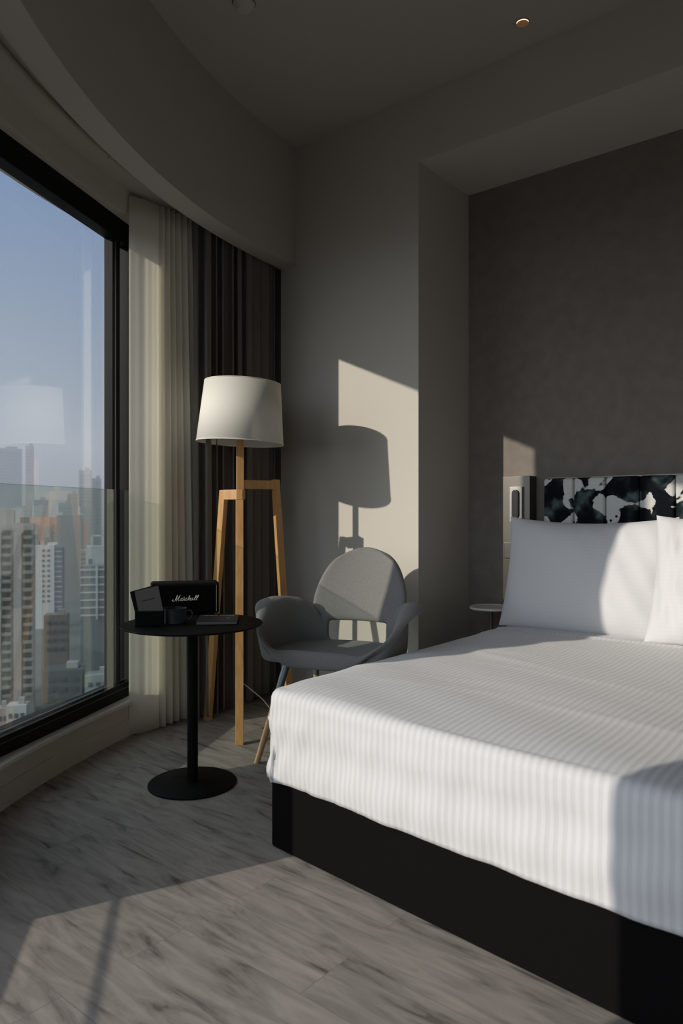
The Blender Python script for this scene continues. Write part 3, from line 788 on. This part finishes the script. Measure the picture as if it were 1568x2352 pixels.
# near residential tower
t = cityroot('apartment_tower', 'tall beige residential tower with stacked balconies at the left window edge', 'building', -124.5, 272, 21)
H = 72
m_ = emat('beige', (.42, .39, .36))
obj('wall', B((0, 0, H/2), (17, 16, H)), m_, t)
obj('wall', B((-4.2, -9, H/2-1.5), (3.6, 3, H-3)), m_, t); obj('wall', B((3.1, -9, H/2-1.5), (2.6, 3, H-3)), emat('rose', (.44, .38, .37)), t)
obj('rooftop_box', B((-2, 0, H+2.5), (7, 7, 5)), m_, t); obj('rooftop_box', B((5, 2, H+1), (3, 4, 2.4)), conc, t)
bm0 = None
for bxp, bw_ in ((-.7, 3.4), (6.4, 3.2)):
    for z in rng(9, H-2, 3.2):
        if bm0 is None:
            bm = bmesh.new(); box(bm, (0, -.8, 0), (bw_, 2.2, .35)); box(bm, (0, -1.85, .55), (bw_, .12, 1.0)); bm0 = obj('balcony', bm, conc, t); o = bm0
        else: o = bm0.copy(); C.objects.link(o); o.parent = t
        o.location = (bxp, -8, z)
grid_windows(t, (-.7, 6.4), rng(10.6, H-1, 3.2), -8.05, 2.6, 1.9, dk)
# white office block
t = cityroot('office_block', 'white mid-rise block with rows of small dark windows', 'building', -198, 478, 14)
H = 54.5; mw = emat('white', (.70, .70, .72))
obj('wall', B((0, 0, H/2), (17.5, 14, H)), mw, t)
grid_windows(t, (2.2, 5.2), rng(18, H-3, 3.3), -7.1, 1.5, 1.5, dk)
obj('bay', B((11.0, .5, H/2-1), (4.8, 12, H-2)), emat('slate', (.13, .16, .22)), t)
grid_windows(t, (11.0,), rng(14, H-4, 3.3), -5.7, 4.9, .7, mw, 'balcony_band')
for bx_2, w2_, z2, c2 in ((-4, 5, 3, 'rust'), (1.5, 4, 2.2, 'beige'), (6, 8, 1.6, 'white'), (3, 2, 5, 'slate')):
    obj('rooftop_box', B((bx_2, 1, H+z2/2), (w2_, 6, z2)), emat(c2, (.33, .24, .20)), t)
# orange brick complex
t = cityroot('brick_building', 'orange brick building group with flat roofs in the middle distance', 'building', -268, 650, 20)
H = 71.5; br_ = emat('orange_brick', (.85, .34, .15))
obj('wall', B((-2, 0, H/2), (34, 20, H)), br_, t); obj('wall', B((-9, -10.5, H/2-2.5), (8, 3, H-6)), emat('ochre', (.52, .42, .27)), t)
obj('wall', B((4, -10.6, H/2-4), (6, 2.6, H-8)), conc, t)
grid_windows(t, (-5.0, 9, 12.5), rng(H-20, H-3, 6), -10.2, 1.3, 1.6, dk)
t = cityroot('slab_building', 'brownish grey slab block right of the orange brick building', 'building', -232, 620, 19)
H = 73.5; obj('wall', B((-1, 0, H/2), (19.5, 16, H)), emat('brown', (.27, .23, .21)), t)
obj('wall', B((12, 2, H/2-2), (5.2, 12, H-3)), br_, t)
obj('rooftop_box', B((-9, 0, H+1.2), (5, 4, 3)), mw, t); obj('rooftop_box', B((8, 0, H+.8), (4, 4, 1.6)), mw, t)
# right hand blocks
t = cityroot('framed_tower', 'pale tower with white rooftop frame near the window mullion', 'building', -142, 420, 17)
H = 56.5; obj('wall', B((0, 0, H/2), (11, 12, H)), emat('pale', (.55, .58, .60)), t)
bm = bmesh.new()
for xx in (-2.5, 3.5): box(bm, (xx, -6, H+3), (.8, .8, 7))
box(bm, (.5, -6, H+6.2), (6.8, .8, .8)); obj('roof_frame', bm, mw, t)
obj('recess', B((-3.4, -6.1, H/2-2), (1.8, .4, H-10)), dk, t)
t = cityroot('banded_block', 'grey block with white horizontal floor bands', 'building', -113, 330, 17)
H = 52; obj('wall', B((0, 0, H/2), (10.5, 12, H)), emat('greygreen', (.20, .23, .24)), t)
grid_windows(t, (0,), rng(H-22, H, 3.4), -6.1, 10.9, .7, mw, 'floor_band'); obj('pillar', B((1.6, -6.3, H/2+14), (.8, .5, H-28)), mw, t)
for lat, fwd, w_, H, ky, col, lb in (
    (-195, 560, 14, 47, 'taupe', (.32, .30, .28), 'taupe block between the white office block and the banded block'),
    (-118, 300, 9, 34, 'darkbrown', (.20, .17, .16), 'dark brown low block before the white office block'),
    (-150, 520, 16, 30, 'teal', (.20, .26, .27), 'low grey-green block beneath the banded building'),
    (-100, 262, 13, 20, 'nearblack', (.07, .085, .085), 'dark flat-roofed hall among the low buildings'),
    (-152, 300, 10, 30, 'mud', (.25, .21, .19), 'muddy grey block beside the foot of the residential tower'),
    (-88, 262, 9, 18, 'palegreen', (.30, .34, .33), 'pale low block beside the window mullion'),
    (-105, 235, 6, 14, 'lightbox', (.45, .45, .44), 'small pale house near the bottom of the window'),
    (-112, 238, 5, 12, 'plaster', (.38, .30, .27), 'small plaster house near the bottom of the window')):
    t = cityroot('city_block', lb, 'building', lat, fwd, 20+random.uniform(-8, 8))
    mm = emat(ky, col); obj('wall', B((0, 0, H/2), (w_, w_*.9, H)), mm, t)
    obj('rooftop_box', B((w_*.2, 0, H+1), (w_*.3, w_*.3, 2)), conc, t)
    grid_windows(t, [-w_*.3, 0, w_*.3], rng(H-14, H-3, 3.6), -w_*.45-.05, w_*.16, 1.5, dk)
# low roofs close below the window
for k, (lat, fwd, w_, d__, H, c2) in enumerate(((-92, 240, 16, 7, 6, 'white'), (-82, 224, 9, 6, 7, 'pale'), (-98, 215, 14, 10, 8, 'concrete'), (-78, 200, 12, 8, 6, 'slate'), (-105, 205, 10, 9, 9, 'rust'))):
    t = cityroot('low_shed', ('long white-roofed shed', 'small pale-roofed shed', 'concrete-roofed shed', 'slate-roofed shed', 'rust-coloured shed')[k]+' on the street far below', 'building', lat, fwd, random.uniform(-20, 20))
    obj('wall', B((0, 0, H/2), (w_, d__, H)), conc, t); obj('roof', B((0, 0, H+.2), (w_+.6, d__+.6, .5)), emat(c2, (.5, .5, .5)), t)
# distant towers
for lat, fwd, w_, H, lb in (
    (-425, 920, 34, 156, 'broad hazy tower on the skyline at the far left'),
    (-394, 915, 9, 160, 'narrow hazy tower with a stepped top beside the broad one'),
    (-283, 800, 13, 122, 'slim hazy skyscraper on the skyline beside the window mullion'),
    (-276, 815, 10, 114, 'lower shoulder tower right of the slim hazy skyscraper'),
    (-345, 830, 16, 90, 'hazy block left of the skyline centre'),
    (-320, 860, 12, 98, 'hazy grey tower at the skyline centre'),
    (-300, 790, 16, 86, 'pale hazy block before the skyline centre'),
    (-268, 760, 14, 82, 'hazy low slab under the slim skyscraper'),
    (-330, 760, 9, 83, 'narrow pale hazy block above the brick buildings'),
    (-355, 760, 14, 79, 'hazy block above the residential tower roof'),
    (-410, 780, 30, 78, 'wide hazy block behind the residential tower')):
    t = cityroot('distant_tower', lb, 'building', lat, fwd, 22+random.uniform(-6, 6))
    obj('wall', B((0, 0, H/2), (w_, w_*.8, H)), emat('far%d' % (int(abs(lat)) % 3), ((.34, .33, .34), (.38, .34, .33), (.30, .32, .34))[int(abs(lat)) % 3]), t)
    obj('rooftop_box', B((w_*.15, 0, H+1.5), (w_*.4, w_*.4, 3)), conc, t)
    bm = bmesh.new()
    for z in rng(H-50, H-4, 4): box(bm, (0, -w_*.4-.05, z), (w_*.86, .3, 1.4))
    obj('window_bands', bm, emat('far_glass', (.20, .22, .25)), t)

# haze lying over the city (a real volume, well away from the room and out of the sun's path)
hz = bmesh.new(); box(hz, (0, 0, 0), (1500, 1500, 230))
hm = bpy.data.materials.new('city_haze'); hm.use_nodes = True; ht = hm.node_tree; ht.nodes.clear()
ho = ht.nodes.new('ShaderNodeOutputMaterial'); hs = ht.nodes.new('ShaderNodeVolumeScatter'); hs.inputs['Color'].default_value = (.86, .93, 1, 1)
hs.inputs['Density'].default_value = .0011; hs.inputs['Anisotropy'].default_value = .2
ht.links.new(hs.outputs[0], ho.inputs['Volume'])
h_ = obj('haze', hz, hm); x_, y_ = on_view(-300, 950); h_.location = (x_, y_, 38); h_.rotation_euler = (0, 0, VIEW)
tag(h_, 'thin blue-grey haze lying over the distant city', 'haze', kind='stuff')
